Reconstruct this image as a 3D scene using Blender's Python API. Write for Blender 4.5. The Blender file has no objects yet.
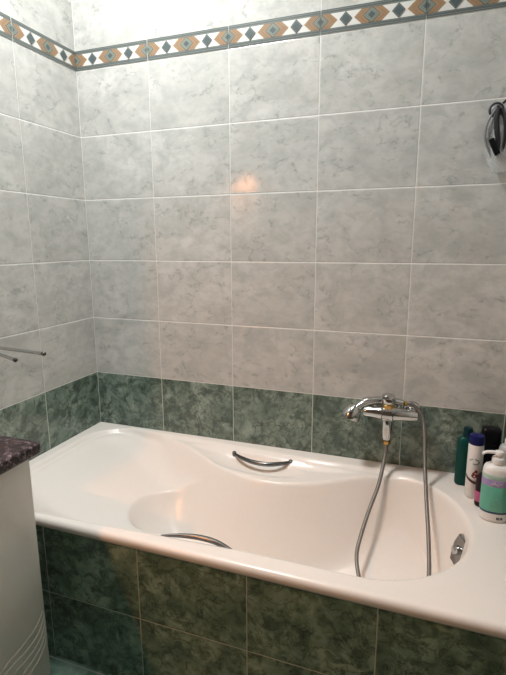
import bpy, bmesh, math, random
import numpy as np
from mathutils import Vector, Matrix
random.seed(3)
C = bpy.context.scene.collection
scene = bpy.context.scene
PI = math.pi

# ------------------------------------------------------------------ camera, light, exposure
def make_camera():
    yaw, pitch, roll = -0.3462, -0.1971, -0.0040
    f = Vector((math.sin(yaw)*math.cos(pitch), math.cos(yaw)*math.cos(pitch), math.sin(pitch)))
    r = f.cross(Vector((0, 0, 1))).normalized(); u = r.cross(f)
    c, s = math.cos(roll), math.sin(roll)
    r2 = r*c + u*s; u2 = u*c - r*s
    cam = bpy.data.cameras.new('camera'); o = bpy.data.objects.new('camera', cam); C.objects.link(o)
    m = Matrix((r2, u2, -f)).transposed().to_4x4(); m.translation = Vector((1.3723, -1.7264, 1.3018))
    o.matrix_world = m
    cam.sensor_fit = 'AUTO'; cam.sensor_width = 36; cam.lens = 478.18/675*36; cam.clip_start = .02
    scene.camera = o
make_camera()

w = bpy.data.worlds.new('world'); scene.world = w; w.use_nodes = True
w.node_tree.nodes['Background'].inputs[0].default_value = (.8, .86, .95, 1)
w.node_tree.nodes['Background'].inputs[1].default_value = .03

def area(name, loc, rot, size, energy, col, shape='DISK'):
    l = bpy.data.lights.new(name, 'AREA'); l.shape = shape; l.size = size; l.energy = energy; l.color = col
    o = bpy.data.objects.new(name, l); C.objects.link(o); o.location = loc; o.rotation_euler = rot
    return o
# ceiling lamp light (just below its diffuser)
area('ceiling_lamp_light', (.46, -.70, 2.725), (0, 0, 0), .36, 21, (.99, 1.0, .98))
scene.view_settings.view_transform = 'Standard'; scene.view_settings.look = 'None'
scene.view_settings.gamma = 1; scene.view_settings.use_curve_mapping = False
scene.view_settings.exposure = 0.56

# ------------------------------------------------------------------ material helpers
class NT:
    def __init__(s, name):
        s.m = bpy.data.materials.new(name); s.m.use_nodes = True
        s.t = s.m.node_tree; s.p = s.t.nodes['Principled BSDF']
    def n(s, typ, **k):
        x = s.t.nodes.new(typ)
        for a, b in k.items(): setattr(x, a, b)
        return x
    def inp(s, sock, v):
        if isinstance(v, (int, float)): sock.default_value = v
        elif isinstance(v, (tuple, list)): sock.default_value = tuple(v)+((1,) if len(v) == 3 and sock.type == 'RGBA' else ())
        else: s.t.links.new(v, sock)
    def math(s, op, a, b=0.0, c=0.0):
        x = s.n('ShaderNodeMath', operation=op)
        for i, v in enumerate((a, b, c)): s.inp(x.inputs[i], v)
        return x.outputs[0]
    def mix(s, f, a, b, blend='MIX'):
        x = s.n('ShaderNodeMix', data_type='RGBA', blend_type=blend)
        s.inp(x.inputs[0], f); s.inp(x.inputs[6], a); s.inp(x.inputs[7], b)
        return x.outputs[2]
    def ramp(s, f, stops):
        x = s.n('ShaderNodeValToRGB'); e = x.color_ramp.elements
        while len(e) < len(stops): e.new(.5)
        for q, (p, c) in zip(e, stops): q.position = p; q.color = (*c, 1) if len(c) == 3 else c
        s.inp(x.inputs[0], f); return x.outputs[0]
    def noise(s, vec, scale, detail=5, rough=.55, dist=0):
        x = s.n('ShaderNodeTexNoise')
        s.inp(x.inputs['Vector'], vec); x.inputs['Scale'].default_value = scale
        x.inputs['Detail'].default_value = detail; x.inputs['Roughness'].default_value = rough
        x.inputs['Distortion'].default_value = dist
        return x.outputs[0]
    def xyz(s):
        t = s.n('ShaderNodeTexCoord'); q = s.n('ShaderNodeSeparateXYZ'); s.t.links.new(t.outputs['Object'], q.inputs[0])
        return q.outputs
    def comb(s, a, b, c):
        q = s.n('ShaderNodeCombineXYZ')
        for i, v in enumerate((a, b, c)): s.inp(q.inputs[i], v)
        return q.outputs[0]
    def set(s, **k):
        for a, v in k.items(): s.inp(s.p.inputs[a.replace('_', ' ')], v)
        return s.m

def simple(name, col, rough=.4, metal=0, **k):
    n = NT(name)
    x = n.noise(n.n('ShaderNodeTexCoord').outputs['Object'], 60, 3)
    c = n.mix(n.math('MULTIPLY', x, .18), col, tuple(v*.8 for v in col))
    return n.set(Base_Color=c, Roughness=rough, Metallic=metal, **k)

TW, TH, Z0 = .33, .249, .73
def tile_mat(name, axis, u0, white=True):
    """marbled wall tile: white above Z0, green below (axis: which object axis runs along the wall)"""
    n = NT(name); X = n.xyz()
    u = n.math('ADD', X[axis], -u0)
    v = n.math('ADD', X[2], -Z0+TH*10)
    if axis == 'xy':
        pass
    fu = n.math('DIVIDE', u, TW); fv = n.math('DIVIDE', v, TH)
    iu = n.math('FLOOR', fu); iv = n.math('FLOOR', fv)
    du = n.math('MULTIPLY', n.math('ABSOLUTE', n.math('SUBTRACT', n.math('FRACT', n.math('ADD', fu, .5)), .5)), TW)
    dv = n.math('MULTIPLY', n.math('ABSOLUTE', n.math('SUBTRACT', n.math('FRACT', n.math('ADD', fv, .5)), .5)), TH)
    d = n.math('MINIMUM', du, dv)
    grout = n.math('LESS_THAN', d, .00135)
    wn = n.n('ShaderNodeTexWhiteNoise', noise_dimensions='3D'); n.t.links.new(n.comb(iu, iv, axis*3.7), wn.inputs['Vector'])
    rnd = wn.outputs['Value']
    off = n.math('MULTIPLY', rnd, 19)
    # white marble
    vec = n.comb(n.math('ADD', n.math('MULTIPLY', u, .75), off), n.math('ADD', v, off), off)
    big = n.noise(vec, 5.5, 6, .6, .5)
    mid = n.noise(vec, 17, 7, .62, .4)
    fine = n.noise(vec, 42, 5, .6, .3)
    vein = n.math('ABSOLUTE', n.math('SUBTRACT', n.noise(vec, 6, 5, .55, .35), .5))
    base = n.ramp(big, [(.3, (.485, .487, .460)), (.52, (.565, .565, .538)), (.72, (.635, .635, .61))])
    base = n.mix(n.ramp(mid, [(.34, (.75,)*3), (.58, (0, 0, 0))]), base, (.40, .41, .392))
    base = n.mix(n.ramp(fine, [(.36, (.35,)*3), (.52, (0, 0, 0))]), base, (.38, .39, .375))
    base = n.mix(n.math('MULTIPLY', n.ramp(vein, [(0, (.55,)*3), (.012, (0, 0, 0))]), n.ramp(fine, [(.42, (1,)*3), (.58, (0.0,)*3)])), base, (.24, .25, .24))
    base = n.mix(n.math('MULTIPLY', rnd, .12), base, (.40, .40, .39))
    wgr = n.mix(n.math('LESS_THAN', dv, .00135), (.66, .66, .64), (.84, .84, .82))
    # green marble
    gvec = n.comb(n.math('ADD', u, off), n.math('ADD', v, off), off)
    gb = n.noise(gvec, 11, 7, .64, .5)
    gm = n.noise(gvec, 26, 7, .66, .5)
    gv = n.math('ABSOLUTE', n.math('SUBTRACT', n.noise(gvec, 9, 8, .64, .9), .5))
    g = n.ramp(gb, [(.34, (.085, .125, .100)), (.5, (.18, .24, .195)), (.66, (.31, .38, .32))])
    g = n.mix(n.ramp(gm, [(.40, (.85,)*3), (.54, (0, 0, 0))]), g, (.060, .088, .070))
    g = n.mix(1.0 if not white else .0, g, n.mix(1.0, g, (1.12, 1.30, 1.22), 'MULTIPLY'))
    g = n.mix(n.ramp(gv, [(0, (.7,)*3), (.022, (0, 0, 0))]), g, (.035, .05, .04))
    ggr = (.52, .56, .49)
    if white:
        low = n.math('LESS_THAN', X[2], Z0)
        tile = n.mix(low, base, g); gr = n.mix(low, wgr, ggr)
    else: tile, gr = g, ggr
    col = n.mix(grout, tile, gr)
    h = n.n('ShaderNodeMapRange', interpolation_type='SMOOTHSTEP'); n.inp(h.inputs[0], d)
    h.inputs[1].default_value = .001; h.inputs[2].default_value = .0045; h.inputs[3].default_value = 0; h.inputs[4].default_value = 1
    bump = n.n('ShaderNodeBump'); bump.inputs['Strength'].default_value = .6; bump.inputs['Distance'].default_value = .0012
    n.t.links.new(h.outputs[0], bump.inputs['Height'])
    rough = n.mix(grout, (.14,)*3, (.75,)*3)
    return n.set(Base_Color=col, Roughness=rough, Normal=bump.outputs[0])

M = {}
M['tile_back'] = tile_mat('tile_back', 0, 0.002)
M['tile_left'] = tile_mat('tile_left', 1, -.318)
M['tile_right'] = tile_mat('tile_right', 1, -.10)
M['tile_apron'] = tile_mat('tile_apron', 0, -.005, False)
def floor_mat():
    n = NT('floor_tile'); X = n.xyz()
    d = None
    for a, o in ((0, .20), (1, -.72)):
        f = n.math('FRACT', n.math('ADD', n.math('DIVIDE', n.math('ADD', X[a], -o), .30), 20.5))
        q = n.math('MULTIPLY', n.math('ABSOLUTE', n.math('SUBTRACT', f, .5)), .30)
        d = q if d is None else n.math('MINIMUM', d, q)
    vec = n.n('ShaderNodeTexCoord').outputs['Object']
    c = n.ramp(n.noise(vec, 11, 7, .65, 1), [(.34, (.03, .06, .045)), (.52, (.085, .14, .11)), (.68, (.17, .24, .20))])
    c = n.mix(n.math('LESS_THAN', d, .0015), c, (.25, .29, .26))
    return n.set(Base_Color=c, Roughness=.3)
M['floor'] = floor_mat()
M['dark_unseen'] = simple('unseen_wall_dark', (.10, .065, .045), .5)  # made-up dark finish for the unseen front wall, lowers bounce light
M['ceiling'] = simple('ceiling_paint', (.82, .83, .83), .8)
M['acrylic'] = simple('tub_enamel', (.83, .775, .725), .25)
M['chrome'] = simple('chrome', (.60, .60, .59), .08, 1)
M['steel'] = simple('worn_chrome', (.18, .18, .18), .25, 1)
M['plate_metal'] = simple('plate_metal', (.36, .36, .355), .22, 1)
M['brass'] = simple('brass', (.62, .38, .13), .25, 1)
M['dark_metal'] = simple('dark_metal', (.07, .07, .075), .35, .6)
def hose_mat():
    n = NT('hose_metal'); X = n.n('ShaderNodeTexCoord')
    wv = n.n('ShaderNodeTexWave', wave_type='BANDS', bands_direction='Z'); n.t.links.new(X.outputs['Object'], wv.inputs[0]); wv.inputs['Scale'].default_value = 90
    b = n.n('ShaderNodeBump'); b.inputs['Strength'].default_value = .5; b.inputs['Distance'].default_value = .001; n.t.links.new(wv.outputs[1], b.inputs['Height'])
    return n.set(Base_Color=(.22, .205, .19), Metallic=.8, Roughness=.36, Normal=b.outputs[0])
M['hose'] = hose_mat()
def granite():
    n = NT('granite'); v = n.n('ShaderNodeTexCoord').outputs['Object']
    a = n.noise(v, 85, 4, .7, .5); b = n.noise(v, 220, 3, .7)
    c = n.ramp(a, [(.40, (.018, .014, .016)), (.52, (.04, .027, .03)), (.60, (.17, .13, .14)), (.70, (.36, .31, .32))])
    c = n.mix(n.ramp(b, [(.45, (0, 0, 0)), (.65, (.6,)*3)]), c, (.02, .016, .018))
    return n.set(Base_Color=c, Roughness=.34, IOR=1.3)
M['granite'] = granite()
M['cabinet'] = simple('cabinet_lacquer', (.46, .42, .37), .3)
M['inlay'] = simple('cabinet_inlay', (.86, .84, .78), .45)
M['mirror'] = simple('mirror_glass', (.9, .9, .9), .02, 1)
M['b_line'] = simple('border_slate', (.10, .12, .12), .3)
M['b_slate'] = simple('border_dark_diamond', (.075, .10, .105), .3)
M['b_white'] = simple('border_white', (.66, .66, .63), .25)
M['b_tan'] = simple('border_tan', (.31, .195, .11), .3)
M['b_ochre'] = simple('border_ochre', (.27, .18, .11), .3)
M['b_olive'] = simple('border_olive', (.15, .19, .16), .3)
M['b_sage'] = simple('border_sage', (.26, .28, .24), .3)
def plast(name, col, rough=.32, **k): return simple(name, col, rough, 0, **k)
M['teal'] = plast('teal_plastic', (.004, .058, .048), .28, IOR=1.28)
M['teal_dark'] = plast('dark_teal_plastic', (.003, .024, .03), .3, IOR=1.28)
M['white_pl'] = plast('white_plastic', (.80, .78, .76), .35)
M['blue_pl'] = plast('blue_plastic', (.008, .010, .085), .3, IOR=1.28)
M['black_pl'] = plast('black_plastic', (.004, .004, .006), .35, IOR=1.28)
M['maroon'] = plast('dark_brown_plastic', (.022, .008, .012), .3, IOR=1.28)
M['pink'] = plast('pink_label', (.46, .09, .22), .4)
M['mint'] = plast('mint_label', (.12, .42, .31), .4)
M['pale_mint'] = plast('pale_mint_label', (.40, .55, .47), .4)
M['lilac'] = plast('lilac_label', (.36, .27, .50), .4)
M['navy'] = plast('navy_print', (.03, .05, .12), .4)
M['swoosh'] = plast('green_print', (.10, .24, .18), .4)
M['flower'] = plast('dark_red_print', (.22, .03, .03), .4)
M['brown'] = plast('brown_print', (.07, .035, .03), .4)
M['grey_pl'] = plast('grey_plastic', (.42, .43, .43), .35)
M['cord'] = plast('black_cord', (.014, .012, .017), .6)
M['greymesh'] = plast('grey_plastic_strap', (.20, .20, .205), .4)
def clear_mat():
    n = NT('clear_wrap')
    return n.set(Base_Color=(.93, .94, .94), Roughness=.12, Transmission_Weight=.7, IOR=1.2, Alpha=.7)
M['clear'] = clear_mat()
def emis(name, col, s):
    n = NT(name); return n.set(Base_Color=col, Emission_Color=col, Emission_Strength=s, Roughness=.4)
M['lamp_glass'] = emis('lamp_glass', (.95, 1, 1), 5)
M['bulb'] = emis('bulb_glow', (1, .37, .12), 2600)
M['shade'] = simple('lamp_shade_metal', (.30, .27, .24), .5)

# ------------------------------------------------------------------ object helpers
def obj(name, bm, mat, parent=None, smooth=True, loc=None):
    me = bpy.data.meshes.new(name)
    bmesh.ops.recalc_face_normals(bm, faces=bm.faces)
    if smooth:
        for f in bm.faces: f.smooth = True
    bm.to_mesh(me); bm.free()
    for m in (mat if isinstance(mat, list) else [mat]): me.materials.append(M[m])
    if smooth: 
        me.set_sharp_from_angle(angle=math.radians(42))
    o = bpy.data.objects.new(name, me); C.objects.link(o)
    if parent: o.parent = parent
    if loc: o.location = loc
    return o
def thing(name, label, cat, loc=(0, 0, 0), group=None, rz=0):
    o = bpy.data.objects.new(name, None); C.objects.link(o); o.location = loc; o.rotation_euler.z = rz
    o.empty_display_size = .02
    o['label'] = label; o['category'] = cat
    if group: o['group'] = group
    return o
def tag(o, label, cat, group=None):
    o['label'] = label; o['category'] = cat
    if group: o['group'] = group
    return o
def struct(o): o['kind'] = 'structure'; return o

def add_box(bm, lo, hi, bev=0, seg=2, mi=0):
    r = bmesh.ops.create_cube(bm, size=1)
    for v in r['verts']:
        v.co = Vector([lo[i] + (v.co[i]+.5)*(hi[i]-lo[i]) for i in range(3)])
    fs = list({f for v in r['verts'] for f in v.link_faces})
    for f in fs: f.material_index = mi
    if bev:
        es = list({e for v in r['verts'] for e in v.link_edges})
        bmesh.ops.bevel(bm, geom=es, offset=bev, segments=seg, affect='EDGES', profile=.5)
    return bm
def box(lo, hi, bev=0, seg=2): return add_box(bmesh.new(), lo, hi, bev, seg)

def add_lathe(bm, prof, sx=1, sy=1, n=40, mats=None, axis=None, org=(0, 0, 0), power=2):
    """prof: (r, z) list; mats per segment; axis: direction the z runs along"""
    q = Vector((0, 0, 1)).rotation_difference(Vector(axis)) if axis is not None else None
    o = Vector(org); rings = []
    for r, z in prof:
        ring = []
        for k in range(n):
            a = 2*PI*k/n; c, s = math.cos(a), math.sin(a)
            c2 = math.copysign(abs(c)**(2/power), c); s2 = math.copysign(abs(s)**(2/power), s)
            p = Vector((r*sx*c2, r*sy*s2, z))
            if q: p = q @ p
            ring.append(bm.verts.new(p+o))
        rings.append(ring)
    for i in range(len(rings)-1):
        for k in range(n):
            f = bm.faces.new((rings[i][k], rings[i][(k+1) % n], rings[i+1][(k+1) % n], rings[i+1][k]))
            if mats: f.material_index = mats[i]
    for ring in (rings[0], rings[-1]):
        f = bm.faces.new(ring)
        if mats: f.material_index = mats[0] if ring is rings[0] else mats[-1]
    return bm
def lathe(prof, **k): return add_lathe(bmesh.new(), prof, **k)

def spline(pts, sub=10):
    P = [Vector(p) for p in pts]; out = []
    if len(P) == 2: return [P[0].lerp(P[1], i/sub) for i in range(sub+1)]
    for i in range(len(P)-1):
        p0 = P[i-1] if i else P[0]*2-P[1]; p3 = P[i+2] if i+2 < len(P) else P[-1]*2-P[-2]
        a, b = P[i], P[i+1]
        for k in range(sub):
            t = k/sub
            out.append(.5*((2*a)+(b-p0)*t+(2*p0-5*a+4*b-p3)*t*t+(-p0+3*a-3*b+p3)*t**3))
    return out+[P[-1]]
def add_tube(bm, pts, r, n=12, flat=1.0, up=None, closed=False):
    """r number or function t->radius ; flat scales the frame's second axis"""
    N = len(pts); prev = None; rings = []
    for i, p in enumerate(pts):
        if closed: t = (pts[(i+1) % N]-pts[i-1]).normalized()
        else: t = (pts[min(i+1, N-1)]-pts[max(i-1, 0)]).normalized()
        if prev is None:
            u = Vector(up) if up else (Vector((0, 0, 1)) if abs(t.z) < .9 else Vector((1, 0, 0)))
        else: u = prev
        u = (u-t*u.dot(t)).normalized(); v = t.cross(u); prev = u
        rr = r(i/(N-1)) if callable(r) else r
        rings.append([bm.verts.new(p+u*rr*flat*math.cos(2*PI*k/n)+v*rr*math.sin(2*PI*k/n)) for k in range(n)])
    for i in range(N if closed else N-1):
        a, b = rings[i], rings[(i+1) % N]
        for k in range(n): bm.faces.new((a[k], a[(k+1) % n], b[(k+1) % n], b[k]))
    if not closed: bm.faces.new(rings[0]); bm.faces.new(rings[-1])
    return bm
def tube(pts, r, **k): return add_tube(bmesh.new(), pts, r, **k)
def decal(bm, poly, rx, ry, ang, z0, eps=.0004, mi=0):
    """polygon in (s, z) metres wrapped on an elliptic bottle's side, centred at angle ang"""
    vs = []
    for s, z in poly:
        a = ang + s/((rx+ry)/2)
        vs.append(bm.verts.new(((rx+eps)*math.cos(a), (ry+eps)*math.sin(a), z0+z)))
    f = bm.faces.new(vs); f.material_index = mi
def strip(bm, line, wd, rx, ry, ang, z0, eps=.0004, mi=0):
    for (a, b), (c, d) in zip(line[:-1], line[1:]):
        L = math.hypot(c-a, d-b) or 1; nx, ny = -(d-b)/L*wd/2, (c-a)/L*wd/2
        decal(bm, [(a+nx, b+ny), (c+nx, d+ny), (c-nx, d-ny), (a-nx, b-ny)], rx, ry, ang, z0, eps, mi)

# ------------------------------------------------------------------ room
XR, YF, ZC = 1.70, -2.75, 2.80
struct(obj('wall_back', box((-.1, 0, 0), (XR+.1, .1, ZC)), 'tile_back', None, False))
struct(obj('wall_left', box((-.1, YF, 0), (0, 0, ZC)), 'tile_left', None, False))
struct(obj('wall_right', box((XR, YF, 0), (XR+.1, 0, ZC)), 'tile_right', None, False))
struct(obj('wall_front', box((-.1, YF-.1, 0), (XR+.1, YF, ZC)), 'dark_unseen', None, False))
struct(obj('floor', box((-.1, YF-.1, -.1), (XR+.1, .1, 0)), 'floor', None, False))
struct(obj('ceiling', box((-.1, YF-.1, ZC), (XR+.1, .1, ZC+.1)), 'ceiling', None, False))

# decorative border: 33 cm strips with diamonds and chevrons
ZB, HB = Z0+5*TH+.0005, .0715
BM = ['b_line', 'b_white', 'b_slate', 'b_tan', 'b_ochre', 'b_olive', 'b_sage']
def border(name, mapf, length, first):
    bm = bmesh.new()
    def poly(pts, lay, mi, lo, hi):
        # clip in u to [lo, hi]
        def clip(P, val, keep):
            out = []
            for i in range(len(P)):
                a, b = P[i], P[(i+1) % len(P)]
                ia, ib = keep(a[0], val), keep(b[0], val)
                if ia: out.append(a)
                if ia != ib:
                    t = (val-a[0])/(b[0]-a[0]); out.append((val, a[1]+t*(b[1]-a[1])))
            return out
        P = clip(pts, lo, lambda x, v: x >= v-1e-9)
        if len(P) > 2: P = clip(P, hi, lambda x, v: x <= v+1e-9)
        if len(P) < 3: return
        f = bm.faces.new([bm.verts.new(mapf(u, z, .002+.00018*lay)) for u, z in P]); f.material_index = mi
    u0 = first-TW
    while u0 < length:
        lo, hi = max(u0+.0012, 0), min(u0+TW-.0012, length)
        if hi > lo:
            rect = lambda z0, z1, lay, mi: poly([(lo, z0), (hi, z0), (hi, z1), (lo, z1)], lay, mi, lo, hi)
            # body of the strip
            vs = [[bm.verts.new(mapf(u, z, d)) for u, z in ((lo, ZB), (hi, ZB), (hi, ZB+HB), (lo, ZB+HB))] for d in (0, .002)]
            bm.faces.new(vs[1]).material_index = 0
            for k in range(4):
                f = bm.faces.new((vs[0][k], vs[0][(k+1) % 4], vs[1][(k+1) % 4], vs[1][k])); f.material_index = 1
            a, b = ZB+.0142, ZB+HB-.0142; zc = (a+b)/2; hh = (b-a)/2
            rect(ZB+.004, ZB+.005, 1, 6); rect(ZB+.0112, ZB+.0122, 1, 6)
            rect(ZB+HB-.005, ZB+HB-.004, 1, 6); rect(ZB+HB-.0122, ZB+HB-.0112, 1, 6)
            rect(a, b, 1, 1)
            per = TW/2
            for k in range(-1, 4):
                c = u0+k*per                       # large banded diamond on the joint and the middle
                dia = lambda uc, ru, rz, lay, mi: poly([(uc-ru, zc), (uc, zc-rz), (uc+ru, zc), (uc, zc+rz)], lay, mi, lo, hi)
                for s in (-1, 1):                  # nested chevrons pointing away from it
                    for j, (o0, o1, mi) in enumerate(((.056, .045, 3), (.045, .036, 4), (.036, .026, 3))):
                        t = .024
                        poly([(c+s*o0, zc), (c+s*(o0-t), zc+hh), (c+s*(o1-t), zc+hh), (c+s*o1, zc)], 2+j, mi, lo, hi)
                        poly([(c+s*o0, zc), (c+s*(o0-t), zc-hh), (c+s*(o1-t), zc-hh), (c+s*o1, zc)], 2+j, mi, lo, hi)
                poly([(c-.027, zc), (c-.004, zc-hh), (c+.004, zc-hh), (c+.027, zc), (c+.004, zc+hh), (c-.004, zc+hh)], 6, 0, lo, hi)
                dia(c, .0235, hh*.95, 7, 6); dia(c, .0205, hh*.82, 8, 5); dia(c, .015, hh*.62, 9, 6); dia(c, .0125, hh*.52, 10, 2)
                d = c+per/2
                dia(d, .0205, hh*1.0, 11, 0); dia(d, .0165, hh*.80, 12, 6); dia(d, .0155, hh*.75, 13, 2)
        u0 += TW
    bmesh.ops.remove_doubles(bm, verts=bm.verts, dist=1e-7)
    return struct(obj(name, bm, BM, None, False))
border('trim_1', lambda u, z, d: (u, -d, z), XR, .002)
border('trim_2', lambda u, z, d: (d, -u, z), 1.6, .318)

# tiled bath front
YA = -.710
struct(obj('wall_apron', box((.002, YA, 0), (XR, YA+.04, .462)), 'tile_apron', None, False))

# ------------------------------------------------------------------ bathtub
ZR = .492
Y0 = -.360
def sstep(x): x = np.clip(x, 0, 1); return x*x*(3-2*x)
def tub_depth(X, Y):
    dy = np.abs(Y-Y0)
    hw = .334 - .031*sstep((X-.35)/.8)
    # signed inside distance of the inner rim outline: rounded box at the head end, half circle at the tap end
    rc = .17
    qx = (.048+rc)-X; qy = dy-(hw-rc)
    box_d = np.where((qx > 0) & (qy > 0), rc-np.hypot(np.maximum(qx, 0), np.maximum(qy, 0)), np.minimum(rc-np.maximum(qx, -9), hw-dy))
    circ = .303-np.hypot(X-1.232, dy)
    sd = np.where(X > 1.232, circ, np.minimum(box_d, hw-dy))
    led = np.where(Y > Y0, .182, .035)*np.exp(-((X-.85)/.37)**2)
    led = led-np.where(Y > Y0, .182, .035)*.08*(X > 0)
    led = np.maximum(led, 0)
    sl = sd-led
    dL = .030*sstep(sd/.05)*np.exp(-((X-.84)/.34)**4)
    dl = np.maximum(X-.048-.20*np.maximum(dy-.05, 0)**2/.334, 0)
    up, dn = .018+.30*dl, .150-.20*(X-.42)                  # sloping back rest, arm rests rising again beyond it
    hh = np.clip(.5+.5*(dn-up)/.03, 0, 1)
    tB = np.maximum(dn*(1-hh)+up*hh-.03*hh*(1-hh), .03)
    # deeper well: rounded end under the back rest, full width towards the tap end
    g = (np.maximum(.74-X, 0)/.325)**2.4+(dy/(.170+.12*sstep((X-.74)/.40)))**2.4
    sw = .21*np.maximum(1-g**(1/2.4), 0)
    base = tB+(.385-tB)*(1-np.exp(-sw/.125))
    slope = 1.15+.9*sstep((X-.45)/.5)+2.4*sstep((X-1.2)/.25)
    wall = .010*sstep(sd/.02)+slope*np.maximum(sl, 0)
    k = .030+.05*sstep((.7-X)/.4)
    h = np.clip(.5+.5*(wall-base)/k, 0, 1)
    d = wall*(1-h)+base*h-k*h*(1-h)*sstep(np.maximum(sl, 0)/.03)
    d = np.where(sd > 0, np.maximum(d, dL), 0)
    # hand recess under each grab bar
    rr = ((X-.80)/.20)**2+((sd-.085)/.062)**2
    d = d+.020*np.clip(1-rr, 0, 1)
    return d
def make_tub():
    root = thing('bathtub', 'built-in pale cream acrylic bathtub with two chrome grab bars and tiled front', 'bathtub', (0, 0, 0))
    nx, ny = 300, 150
    xs = np.linspace(.002, XR-.002, nx); ys = np.linspace(-.002, -.706, ny)
    X, Y = np.meshgrid(xs, ys, indexing='ij')
    D = tub_depth(X, Y)
    for _ in range(2):                       # soften creases a little
        P = np.pad(D, 1, mode='edge'); D = (P[1:-1, 1:-1]*4+P[:-2, 1:-1]+P[2:, 1:-1]+P[1:-1, :-2]+P[1:-1, 2:])/8
    Z = ZR-D
    # moulded outer front edge
    verts = np.stack([X, Y, Z], -1).reshape(-1, 3).tolist()
    faces = [(i*ny+j, i*ny+j+1, (i+1)*ny+j+1, (i+1)*ny+j) for i in range(nx-1) for j in range(ny-1)]
    me = bpy.data.meshes.new('shell')
    prof = [(-.7115, -.0012), (-.7165, -.0045), (-.7195, -.0095), (-.7205, -.016), (-.7195, -.024), (-.717, -.029), (-.711, -.030)]
    base = len(verts)
    for (py, pz) in prof:
        for i in range(nx): verts.append((xs[i], py, ZR+pz))
    prev = [i*ny+ny-1 for i in range(nx)]
    for k in range(len(prof)):
        cur = [base+k*nx+i for i in range(nx)]
        faces += [(prev[i], cur[i], cur[i+1], prev[i+1]) for i in range(nx-1)]
        prev = cur
    me.from_pydata(verts, [], faces); me.materials.append(M['acrylic']); me.update()
    for p in me.polygons: p.use_smooth = True
    if me.polygons[0].normal.z < 0: me.flip_normals()
    o = bpy.data.objects.new('shell', me); C.objects.link(o); o.parent = root
    # grab bars
    def bar(pts, label, foot=True):
        P = spline(pts, 12)
        b = obj('grab_bar', tube(P, lambda t: (.0045 if foot else .0018)+(.0040 if foot else .0062)*math.sin(PI*min(max(t, .02), .98))**.6, n=14, flat=1.0), 'steel', root); b['label'] = label
        for e in (0, -1):
            ft = P[e] if foot else P[e]-Vector((0, 0, .009))
            obj('bar_foot', lathe([(.006, -.022), (.0075, -.006), (.0085, 0), (.0075, .007), (.004, .0095)], n=18, org=ft), 'steel', b)
    zb = .472
    bar([(.694, -.072, zb), (.735, -.104, zb+.003), (.79, -.126, zb+.004), (.85, -.128, zb+.004), (.90, -.104, zb+.004), (.928, -.075, zb+.002)], 'curved chrome bar on the wall side')
    bar([(.706, -.652, zb+.004), (.76, -.636, zb+.005), (.81, -.629, zb+.006), (.86, -.632, zb+.006), (.91, -.648, zb+.005), (.948, -.668, zb+.004)], 'curved chrome bar on the front side', False)
    # overflow plate on the tap-end wall
    ov = bmesh.new()
    N = Vector((-.88, -.36, .20)).normalized(); U = Vector((0, 1, 0)); V = N.cross(U).normalized(); U = V.cross(N)
    if V.z < 0: V = -V
    cc = Vector((1.515, -.338, .408))
    outl = [(-.018, -.046), (.018, -.046), (.027, -.015), (.027, .015), (.018, .046), (-.018, .046), (-.027, .015), (-.027, -.015)]
    low = [ov.verts.new(cc+U*a+V*b-N*.006) for a, b in outl]; top = [ov.verts.new(cc+U*a*.92+V*b*.92+N*.008) for a, b in outl]
    mid = [ov.verts.new(cc+U*a+V*b+N*.004) for a, b in outl]
    for A, B in ((low, mid), (mid, top)):
        for k in range(8): ov.faces.new((A[k], A[(k+1) % 8], B[(k+1) % 8], B[k]))
    ov.faces.new(top); ov.faces.new(low)
    op = obj('overflow_plate', ov, 'plate_metal', root, False)
    obj('overflow_knob', lathe([(.013, 0), (.0145, .003), (.0125, .011), (.008, .014)], n=20, axis=N, org=cc+N*.0075), 'chrome', op)
    obj('overflow_hole', lathe([(.0045, 0), (.0045, .0015)], n=14, axis=N, org=cc+N*.018), 'dark_metal', op)
    return root
make_tub()

# ------------------------------------------------------------------ tap, hand shower, hose
def make_tap():
    t = thing('bath_mixer_tap', 'chrome wall-mounted bath mixer tap with brass rings on the green tiles', 'tap', (1.276, 0, .70))
    ya = -.072
    ax = (1, 0, 0)
    bm = lathe([(.012, -.084), (.0165, -.082), (.0185, -.076), (.0195, -.05), (.0235, -.026), (.024, -.020), (.0275, -.017), (.028, .0), (.0275, .017), (.024, .020), (.023, .032), (.0195, .06), (.0165, .09), (.0145, .099), (.010, .101)], n=32, axis=ax, org=(0, ya, .012))
    obj('mixer_body', bm, 'chrome', t)
    for x in (-.072, .078):
        bm = lathe([(.033, 0), (.033, .004), (.028, .012), (.020, .018), (.015, .022), (.014, .055)], n=30, axis=(0, -1, 0), org=(x, 0, .010))
        obj('wall_flange', bm, 'chrome', t)
    obj('lever_collar', lathe([(.018, .018), (.021, .026), (.021, .034), (.019, .036)], n=30, org=(0, ya, .012)), 'brass', t)['label'] = 'brass ring under the lever'
    lv = obj('lever', lathe([(.019, .036), (.0225, .039), (.024, .046), (.024, .058), (.022, .066), (.016, .070), (.006, .071)], n=32, org=(0, ya, .012)), 'chrome', t)
    obj('lever_handle', tube(spline([(0, ya-.010, .068), (0.004, ya-.04, .074), (.006, ya-.066, .078)], 8), lambda q: .0075+.002*q, n=14, flat=.55), 'chrome', lv)
    bm = lathe([(.011, .004), (.0155, -.012), (.018, -.03), (.018, -.068), (.016, -.088), (.013, -.096)], n=28, org=(0, ya, .012))
    obj('outlet', bm, 'chrome', t)
    obj('outlet_nut', lathe([(.0125, -.094), (.0145, -.098), (.0145, -.110), (.0115, -.114)], n=6, org=(0, ya, .012)), 'brass', t)['label'] = 'brass hose nut'
    bm = tube(spline([(.030, ya+.012, .020), (.034, ya+.022, .036), (.030, ya+.026, .048)], 6), .006, n=10)
    obj('shower_cradle', bm, 'chrome', t)
make_tap()
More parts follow.
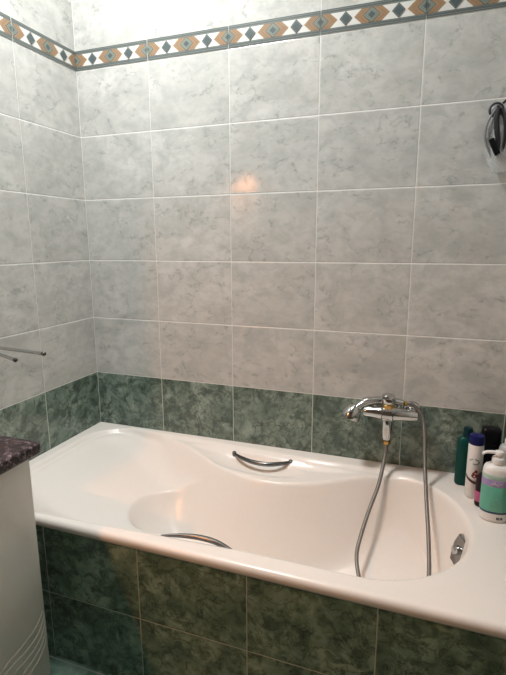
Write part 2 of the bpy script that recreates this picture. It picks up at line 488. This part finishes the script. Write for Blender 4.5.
def make_hand_shower():
    t = thing('hand_shower', 'chrome hand shower lying across the top of the bath tap, head to the left', 'shower head', (1.28, -.045, .745))
    pts = spline([(.044, .0, .001), (.012, -.001, .004), (-.045, -.006, .002), (-.085, -.018, -.007), (-.113, -.034, -.026)], 10)
    obj('handle', tube(pts, lambda q: .0112+.004*math.sin(PI*min(q*.8, 1)), n=18), 'chrome', t)
    ax = Vector((-.46, .02, -.88)).normalized(); c = Vector((-.122, -.040, -.037))
    hd = obj('head', lathe([(.012, -.026), (.020, -.018), (.028, -.004), (.034, .010), (.0345, .018), (.029, .021)], n=32, axis=ax, org=c), 'chrome', t)
    obj('spray_face', lathe([(.029, .0205), (.024, .0225), (.004, .023)], n=28, axis=ax, org=c), 'dark_metal', hd)['label'] = 'dark spray face'
    obj('hose_nut', lathe([(.008, -.004), (.0095, .001), (.0095, .012), (.0075, .016)], n=8, axis=(1, 0, -.1), org=(.042, 0, .001)), 'brass', t)['label'] = 'brass nut'
make_hand_shower()
hose_pts = [(1.276, -.072, .602), (1.275, -.084, .560), (1.262, -.135, .473), (1.235, -.198, .388), (1.216, -.268, .314), (1.216, -.300, .277), (1.230, -.338, .244),
            (1.25, -.37, .20), (1.268, -.40, .150), (1.28, -.43, .122), (1.315, -.455, .116), (1.36, -.455, .118), (1.395, -.43, .15), (1.425, -.385, .23), (1.437, -.342, .296), (1.432, -.275, .376), (1.420, -.185, .462), (1.408, -.118, .565), (1.400, -.074, .662), (1.390, -.056, .706), (1.372, -.047, .732), (1.352, -.045, .744), (1.334, -.045, .7455)]
tag(obj('shower_hose', tube(spline(hose_pts, 14), .0066, n=12), 'hose'), 'grey metal shower hose looping from the tap down into the bathtub', 'hose')

# ------------------------------------------------------------------ toiletries on the tub's wide end
CA = math.radians(-98)
def bottle_green():
    t = thing('shampoo_bottle', 'dark green shampoo bottle with dark cap, leftmost of the bottles by the tiles', 'bottle', (1.536, -.074, ZR), rz=math.radians(8))
    rx, ry = .031, .018
    obj('body', lathe([(.90, .001), (.97, .004), (1, .012), (1, .135), (.97, .152), (.86, .164), (.60, .170), (.45, .172)], sx=rx, sy=ry, n=44, power=2.6), 'teal', t)
    obj('cap', lathe([(.0135, .170), (.0145, .172), (.0145, .198), (.012, .203), (.004, .204)], n=28), 'teal_dark', t)['label'] = 'dark teal flip cap'
    b = bmesh.new(); decal(b, [(-.010, 0), (.014, .001), (.016, .003), (-.010, .003)], rx, ry, CA, .085); decal(b, [(-.008, .02), (.008, .02), (.008, .022), (-.008, .022)], rx, ry, CA, .085)
    obj('print', b, 'pale_mint', t, False)
def bottle_white():
    t = thing('spray_can', 'tall white bottle with a blue cap and a dark red flower print', 'bottle', (1.556, -.150, ZR))
    r = .0230
    obj('body', lathe([(r*.9, .001), (r, .004), (r, .174), (r*.97, .180), (r*.90, .183)], n=44), 'white_pl', t)
    obj('cap', lathe([(r*.98, .181), (r*1.03, .183), (r*1.03, .200), (r*.94, .209), (r*.5, .212), (r*.1, .2125)], n=44), 'blue_pl', t)['label'] = 'dark blue domed cap'
    b = bmesh.new()
    strip(b, [(-.016, .128), (-.008, .134), (.002, .1355), (.010, .132), (.014, .126), (.010, .120), (.002, .118), (-.004, .120)], .0035, r, r, CA, 0)
    obj('emblem', b, 'swoosh', t, False)['label'] = 'green curved emblem'
    b = bmesh.new()
    for cx, cz, w, h, e in ((.006, .088, .011, .006, 0), (.001, .080, .008, .008, 1), (.012, .080, .008, .007, 2), (.006, .095, .005, .006, 3)):
        decal(b, [(cx-w, cz), (cx-.4*w, cz+h), (cx+.5*w, cz+.8*h), (cx+w, cz-.1*h), (cx+.3*w, cz-h), (cx-.6*w, cz-.7*h)], r, r, CA, 0, .0006+.0001*e)
    obj('flower_print', b, 'flower', t, False)
    b = bmesh.new()
    L = [(-.030+.006*i, .080-.020*math.sin(PI*(i/10.)*.62)) for i in range(11)]
    for (a0, z0), (a1, z1) in zip(L[:-1], L[1:]):
        decal(b, [(a0, z0-.010), (a1, z1-.010), (a1, z1), (a0, z0)], r, r, CA, 0, .0002)
    obj('band_print', b, 'brown', t, False)
def bottle_black():
    t = thing('black_bottle', 'tall black square-shouldered bottle standing behind the blue-capped one', 'bottle', (1.606, -.070, ZR))
    obj('body', lathe([(.92, .001), (.98, .005), (1, .012), (1, .150), (.97, .158), (.92, .161)], sx=.030, sy=.022, n=44, power=3.6), 'black_pl', t)
    obj('cap', lathe([(.95, .160), (1.0, .163), (1.0, .196), (.96, .206), (.80, .210), (.2, .211)], sx=.030, sy=.022, n=44, power=3.6), 'black_pl', t)
def bottle_small():
    t = thing('small_bottle', 'small dark brown bottle with a pink label, half hidden behind the pump bottle', 'bottle', (1.586, -.205, ZR))
    rx, ry = .0285, .018
    obj('body', lathe([(.90, .001), (.98, .004), (1, .012), (1, .078), (.92, .094), (.72, .106), (.55, .110)], sx=rx, sy=ry, n=40, power=2.3), 'maroon', t)
    obj('label', lathe([(1.0, .018), (1.015, .0185), (1.015, .051), (1.0, .0515)], sx=rx, sy=ry, n=40, power=2.3), 'pink', t)['label'] = 'pink wrap label'
    obj('cap', lathe([(.013, .109), (.0155, .111), (.0155, .124), (.013, .127), (.004, .1275)], n=26), 'black_pl', t)
def pump_head(t, z, s=1.0, ang=PI, n=28):
    c = obj('collar', lathe([(.0165*s, z), (.0178*s, z+.002), (.0178*s, z+.017*s), (.016*s, z+.020*s), (.007*s, z+.0205*s)], n=n), 'white_pl', t)
    obj('pump_stem', lathe([(.0062*s, z+.019*s), (.0062*s, z+.030*s)], n=16), 'white_pl', t)
    zt = z+.029*s
    bm = lathe([(.0085*s, zt-.002), (.0125*s, zt), (.013*s, zt+.005*s), (.011*s, zt+.009*s), (.003*s, zt+.0105*s)], n=24)
    pts = [Vector((math.cos(ang)*d*s, math.sin(ang)*d*s, zt+h*s)) for d, h in ((.004, .005), (.018, .0055), (.032, .0045), (.040, .0015), (.043, -.003))]
    add_tube(bm, spline(pts, 6), lambda q: (.0068-.0022*q)*s, n=12, flat=.75)
    obj('pump_nozzle', bm, 'white_pl', t)
def bottle_pump():
    t = thing('pump_bottle', 'big white pump bottle with mint green and lilac label, nearest of the bottles', 'bottle', (1.604, -.268, ZR))
    rx, ry = .0385, .029
    obj('body', lathe([(.92, .001), (.985, .004), (1, .010), (1, .150), (.97, .160), (.86, .168), (.62, .1735), (.45, .175)], sx=rx, sy=ry, n=56, power=2.3), 'white_pl', t)
    def band(name, z0, z1, mat, e=.012):
        return obj(name, lathe([(1.0, z0), (1+e, z0+.0004), (1+e, z1-.0004), (1.0, z1)], sx=rx, sy=ry, n=56, power=2.3), mat, t)
    band('label', .034, .112, 'mint')['label'] = 'mint green label'
    band('label_band', .112, .133, 'lilac')['label'] = 'lilac band'
    band('label_top', .133, .147, 'pale_mint')['label'] = 'pale mint band'
    band('label_line', .028, .034, 'navy')['label'] = 'dark blue line'
    def dec(fn, mat, name):
        b = bmesh.new(); fn(b); obj(name, b, mat, t, False)
    a0 = math.radians(-100); R, Q = rx*1.014, ry*1.014
    def script(b):
        line = [(-.018+.0008*i, .1215+.0035*math.sin(i*.95)+.002*math.sin(i*.37)) for i in range(44)]
        strip(b, line, .0010, R, Q, a0, 0, .0008)
    dec(script, 'white_pl', 'script_print')
    def small(b):
        for i, wd in enumerate((.004, .003, .0045, .003)):
            s = .010+i*.0048; decal(b, [(s, .011), (s+wd, .011), (s+wd, .019), (s, .019)], R, Q, a0, 0, .0008)
    dec(small, 'navy', 'base_print')
    def lines(b):
        for i, ln in enumerate((.022, .028, .018)):
            decal(b, [(-.014, .074-i*.007), (-.014+ln, .074-i*.007), (-.014+ln, .0753-i*.007), (-.014, .0753-i*.007)], R, Q, a0, 0, .0008)
    dec(lines, 'pale_mint', 'text_lines')
    pump_head(t, .174, 1.0, math.radians(186))
def bottle_grey():
    t = thing('grey_pump_bottle', 'grey bottle with a white pump, standing behind the big pump bottle', 'bottle', (1.653, -.135, ZR))
    obj('body', lathe([(.92, .001), (1, .006), (1, .158), (.95, .170), (.80, .180), (.5, .186)], sx=.031, sy=.026, n=44, power=2.3), 'grey_pl', t)
    pump_head(t, .185, .9, math.radians(-40))
for fn in (bottle_green, bottle_white, bottle_black, bottle_small, bottle_pump, bottle_grey): fn()

# ------------------------------------------------------------------ vanity
VX, VY0, VY1 = .396, -.802, -1.62
def vanity():
    t = thing('vanity_cabinet', 'glossy beige vanity cabinet under the dark granite top, beside the bathtub', 'cabinet', (0, 0, 0))
    obj('carcass', box((.002, VY1, .0), (VX-.018, VY0-.001, .746), .001, 1), 'cabinet', t)
    for k, (a, b) in enumerate(((VY0, -1.208), (-1.212, VY1))):
        bm = box((VX-.0175, b, .004), (VX, a, .744), .002, 2)
        for f in bm.faces: f.material_index = 0
        if k == 0:
            # curves on the door face in (y, z) metres
            for L in SW:
                n0 = len(bm.faces)
                add_tube(bm, spline([(VX+.0002, y, z) for y, z in L], 8), .0010, n=6)
                bm.faces.ensure_lookup_table()
                for f in bm.faces[n0:]: f.material_index = 1
        d = obj('door', bm, ['cabinet', 'inlay'], t)
        hy = -1.16 if k == 0 else -1.26
        obj('handle', tube(spline([(VX-.002, hy, .50), (VX+.022, hy, .51), (VX+.024, hy, .56), (VX+.022, hy, .61), (VX-.002, hy, .62)], 6), .005, n=10), 'chrome', d)
SW = [[(-0.8061, 0.2684), (-0.8365, 0.2379), (-0.8822, 0.2213), (-0.9325, 0.2142), (-0.9592, 0.2074), (-1.0039, 0.1944)], [(-0.8035, 0.249), (-0.8302, 0.2126), (-0.8694, 0.1951), (-0.9219, 0.193), (-0.9521, 0.188), (-0.9947, 0.1727)], [(-0.8035, 0.2277), (-0.8251, 0.1914), (-0.8614, 0.1713), (-0.9048, 0.1668), (-0.9325, 0.1622), (-0.9792, 0.1503)], [(-0.8035, 0.2045), (-0.82, 0.17), (-0.8529, 0.15), (-0.8835, 0.1396), (-0.9091, 0.1323), (-0.9514, 0.1178)], [(-0.8035, 0.1812), (-0.8162, 0.153), (-0.8442, 0.1284), (-0.8716, 0.1181), (-0.8907, 0.1105), (-0.9282, 0.0901)]]
vanity()
bm = box((.001, VY1-.02, .7465), (.434, -.790, .784), .012, 5)
tag(obj('countertop', bm, 'granite'), 'dark speckled granite countertop with a rounded edge on the beige vanity', 'countertop')

# ------------------------------------------------------------------ towel rail on the left wall
def towel_rail():
    t = thing('towel_rail', 'chrome swing-arm towel rail on the left wall above the countertop', 'towel rail', (0, -.595, .965))
    obj('wall_plate', box((.0, -.022, -.045), (.010, .022, .045), .004, 3), 'chrome', t)
    obj('pivot', lathe([(.009, -.040), (.011, -.037), (.011, .037), (.009, .040)], n=24, org=(.020, 0, 0)), 'chrome', t)
    for a, b in (((.026, -.010, .0145), (.316, -.043, .0145)), ((.026, .012, -.0065), (.228, -.064, -.0065))):
        arm = obj('arm', tube(spline([a, b], 16), .0056, n=12), 'chrome', t)
        d = (Vector(b)-Vector(a)).normalized()
        obj('end_cap', lathe([(.0056, -.001), (.0066, .001), (.0066, .007), (.005, .010), (.001, .0105)], n=16, axis=d, org=b), 'steel', arm)
towel_rail()

# ------------------------------------------------------------------ wall hook, cord and wrapped bundle at the right
hk = thing('wall_hook', 'round grey wall hook high on the white tiles at the right', 'hook', (1.541, 0, 1.692))
obj('disc', lathe([(.016, 0), (.017, .004), (.0155, .014), (.010, .018), (.003, .019)], n=28, axis=(0, -1, 0)), 'greymesh', hk)
obj('ring', tube([Vector((.0185*math.cos(a*PI/16), -.012, .0185*math.sin(a*PI/16))) for a in range(32)], .0036, n=10, closed=True), 'dark_metal', hk)
obj('peg', tube(spline([(.002, -.016, -.002), (.002, -.034, -.004), (.002, -.042, .006)], 6), .0045, n=10), 'dark_metal', hk)
hb = thing('hanging_straps', 'black straps twisted together, hanging from the wall hook at the right', 'strap', (1.541, -.02, 1.692))
for pts, r, fl, mt in (
    ([(.004, -.014, .000), (.000, -.020, -.03), (.004, -.020, -.065), (.010, -.016, -.10), (.010, -.012, -.135)], .014, .5, 'cord'),
    ([(.014, -.012, .012), (.032, -.018, .024), (.052, -.016, .020), (.062, -.014, -.01), (.052, -.012, -.06), (.036, -.010, -.10)], .007, .6, 'cord'),
    ([(.012, -.016, -.004), (.024, -.020, -.04), (.028, -.016, -.085), (.024, -.012, -.125)], .012, .45, 'cord'),
    ([(-.006, -.012, -.006), (-.022, -.014, -.035), (-.028, -.014, -.070), (-.022, -.012, -.100), (-.006, -.012, -.138)], .007, .5, 'greymesh'),
    ([(-.002, -.014, -.012), (-.013, -.016, -.045), (-.016, -.014, -.075), (-.006, -.014, -.105)], .005, .5, 'greymesh'),
    ([(.030, -.010, -.01), (.046, -.012, -.05), (.044, -.010, -.10)], .008, .5, 'greymesh')):
    obj('strap', tube(spline(pts, 10), lambda q, r=r: r*(.75+.35*math.sin(PI*q)), n=10, flat=fl), mt, hb)
obj('buckle', box((-.008, -.008, -.026), (.008, .008, .026), .003, 2), 'black_pl', hb, True, (.000, -.026, -.112)).rotation_euler = (0, math.radians(-26), 0)
def clear_bag():
    bm = bmesh.new(); n, m = 22, 20; rings = []
    rnd = random.Random(8)
    for i in range(m):
        q = i/(m-1); z = -.012-.165*q
        rad = .012+.036*math.sin(PI*min(q*.80+.10, 1))**.8
        rings.append([bm.verts.new((.022+rad*math.cos(2*PI*k/n)*(1+.22*math.sin(k*2.1+i*.9))+rnd.uniform(-.002, .002), -.0235+min(rad*.50, .017)*math.sin(2*PI*k/n)*(1+.12*math.sin(k*3.3-i)), z+rnd.uniform(-.003, .003))) for k in range(n)])
    for i in range(m-1):
        for k in range(n): bm.faces.new((rings[i][k], rings[i][(k+1) % n], rings[i+1][(k+1) % n], rings[i+1][k]))
    bm.faces.new(rings[-1])
    o = obj('plastic_bag', bm, 'clear', None, True, (1.548, -.002, 1.685))
    tag(o, 'crumpled clear plastic bag hanging around the black straps at the right', 'bag')
clear_bag()

# ------------------------------------------------------------------ beyond the frame: lamps, and a box added to shade the warm one
cl = thing('ceiling_lamp', 'round white glass lamp on the ceiling over the bath side of the room', 'lamp', (.46, -.70, 2.80))
obj('lamp_base', lathe([(.19, -.022), (.195, -.018), (.195, 0)], n=48), 'white_pl', cl)
obj('diffuser', lathe([(.185, -.022), (.178, -.045), (.15, -.062), (.08, -.070), (.01, -.071)], n=48), 'lamp_glass', cl)
mc = thing('lamp_blocker', 'unseen mirror-fronted box added on the left wall to block the warm lamp', 'cabinet', (0, 0, 0))
obj('carcass', box((.001, -1.2, .96), (.132, -.86, 1.93), .001, 1), 'cabinet', mc)  # added out of view, sized to keep warm light off the left end
obj('blocker_face', box((.1325, -1.2, .96), (.146, -.86, 1.93), .001, 1), 'mirror', mc)
wl = thing('wall_lamp', 'small shaded wall lamp with a warm bulb on the left wall', 'lamp', (0, -1.75, 1.80))
obj('lamp_arm', tube(spline([(.0, 0, .06), (.05, 0, .075), (.085, 0, .06), (.085, 0, .02)], 8), .006, n=10), 'shade', wl)
obj('wall_plate', lathe([(.035, 0), (.035, .006), (.02, .012)], n=24, axis=(1, 0, 0), org=(0, 0, .06)), 'shade', wl)
sh = bmesh.new()
N_ = 32
pr = [(.020, .030), (.062, -.069), (.060, -.069), (.018, .028)]
rg = [[sh.verts.new((.085+r*math.cos(2*PI*k/N_), r*math.sin(2*PI*k/N_), z)) for k in range(N_)] for r, z in pr]
for i in range(3):
    for k in range(N_): sh.faces.new((rg[i][k], rg[i][(k+1) % N_], rg[i+1][(k+1) % N_], rg[i+1][k]))
sh.faces.new(rg[0]); sh.faces.new(rg[-1])
obj('lamp_shade', sh, 'shade', wl)
obj('bulb', lathe([(.005, -.053), (.013, -.050), (.017, -.0455), (.013, -.041), (.005, -.038)], n=20, org=(.085, 0, -.012)), 'bulb', wl)
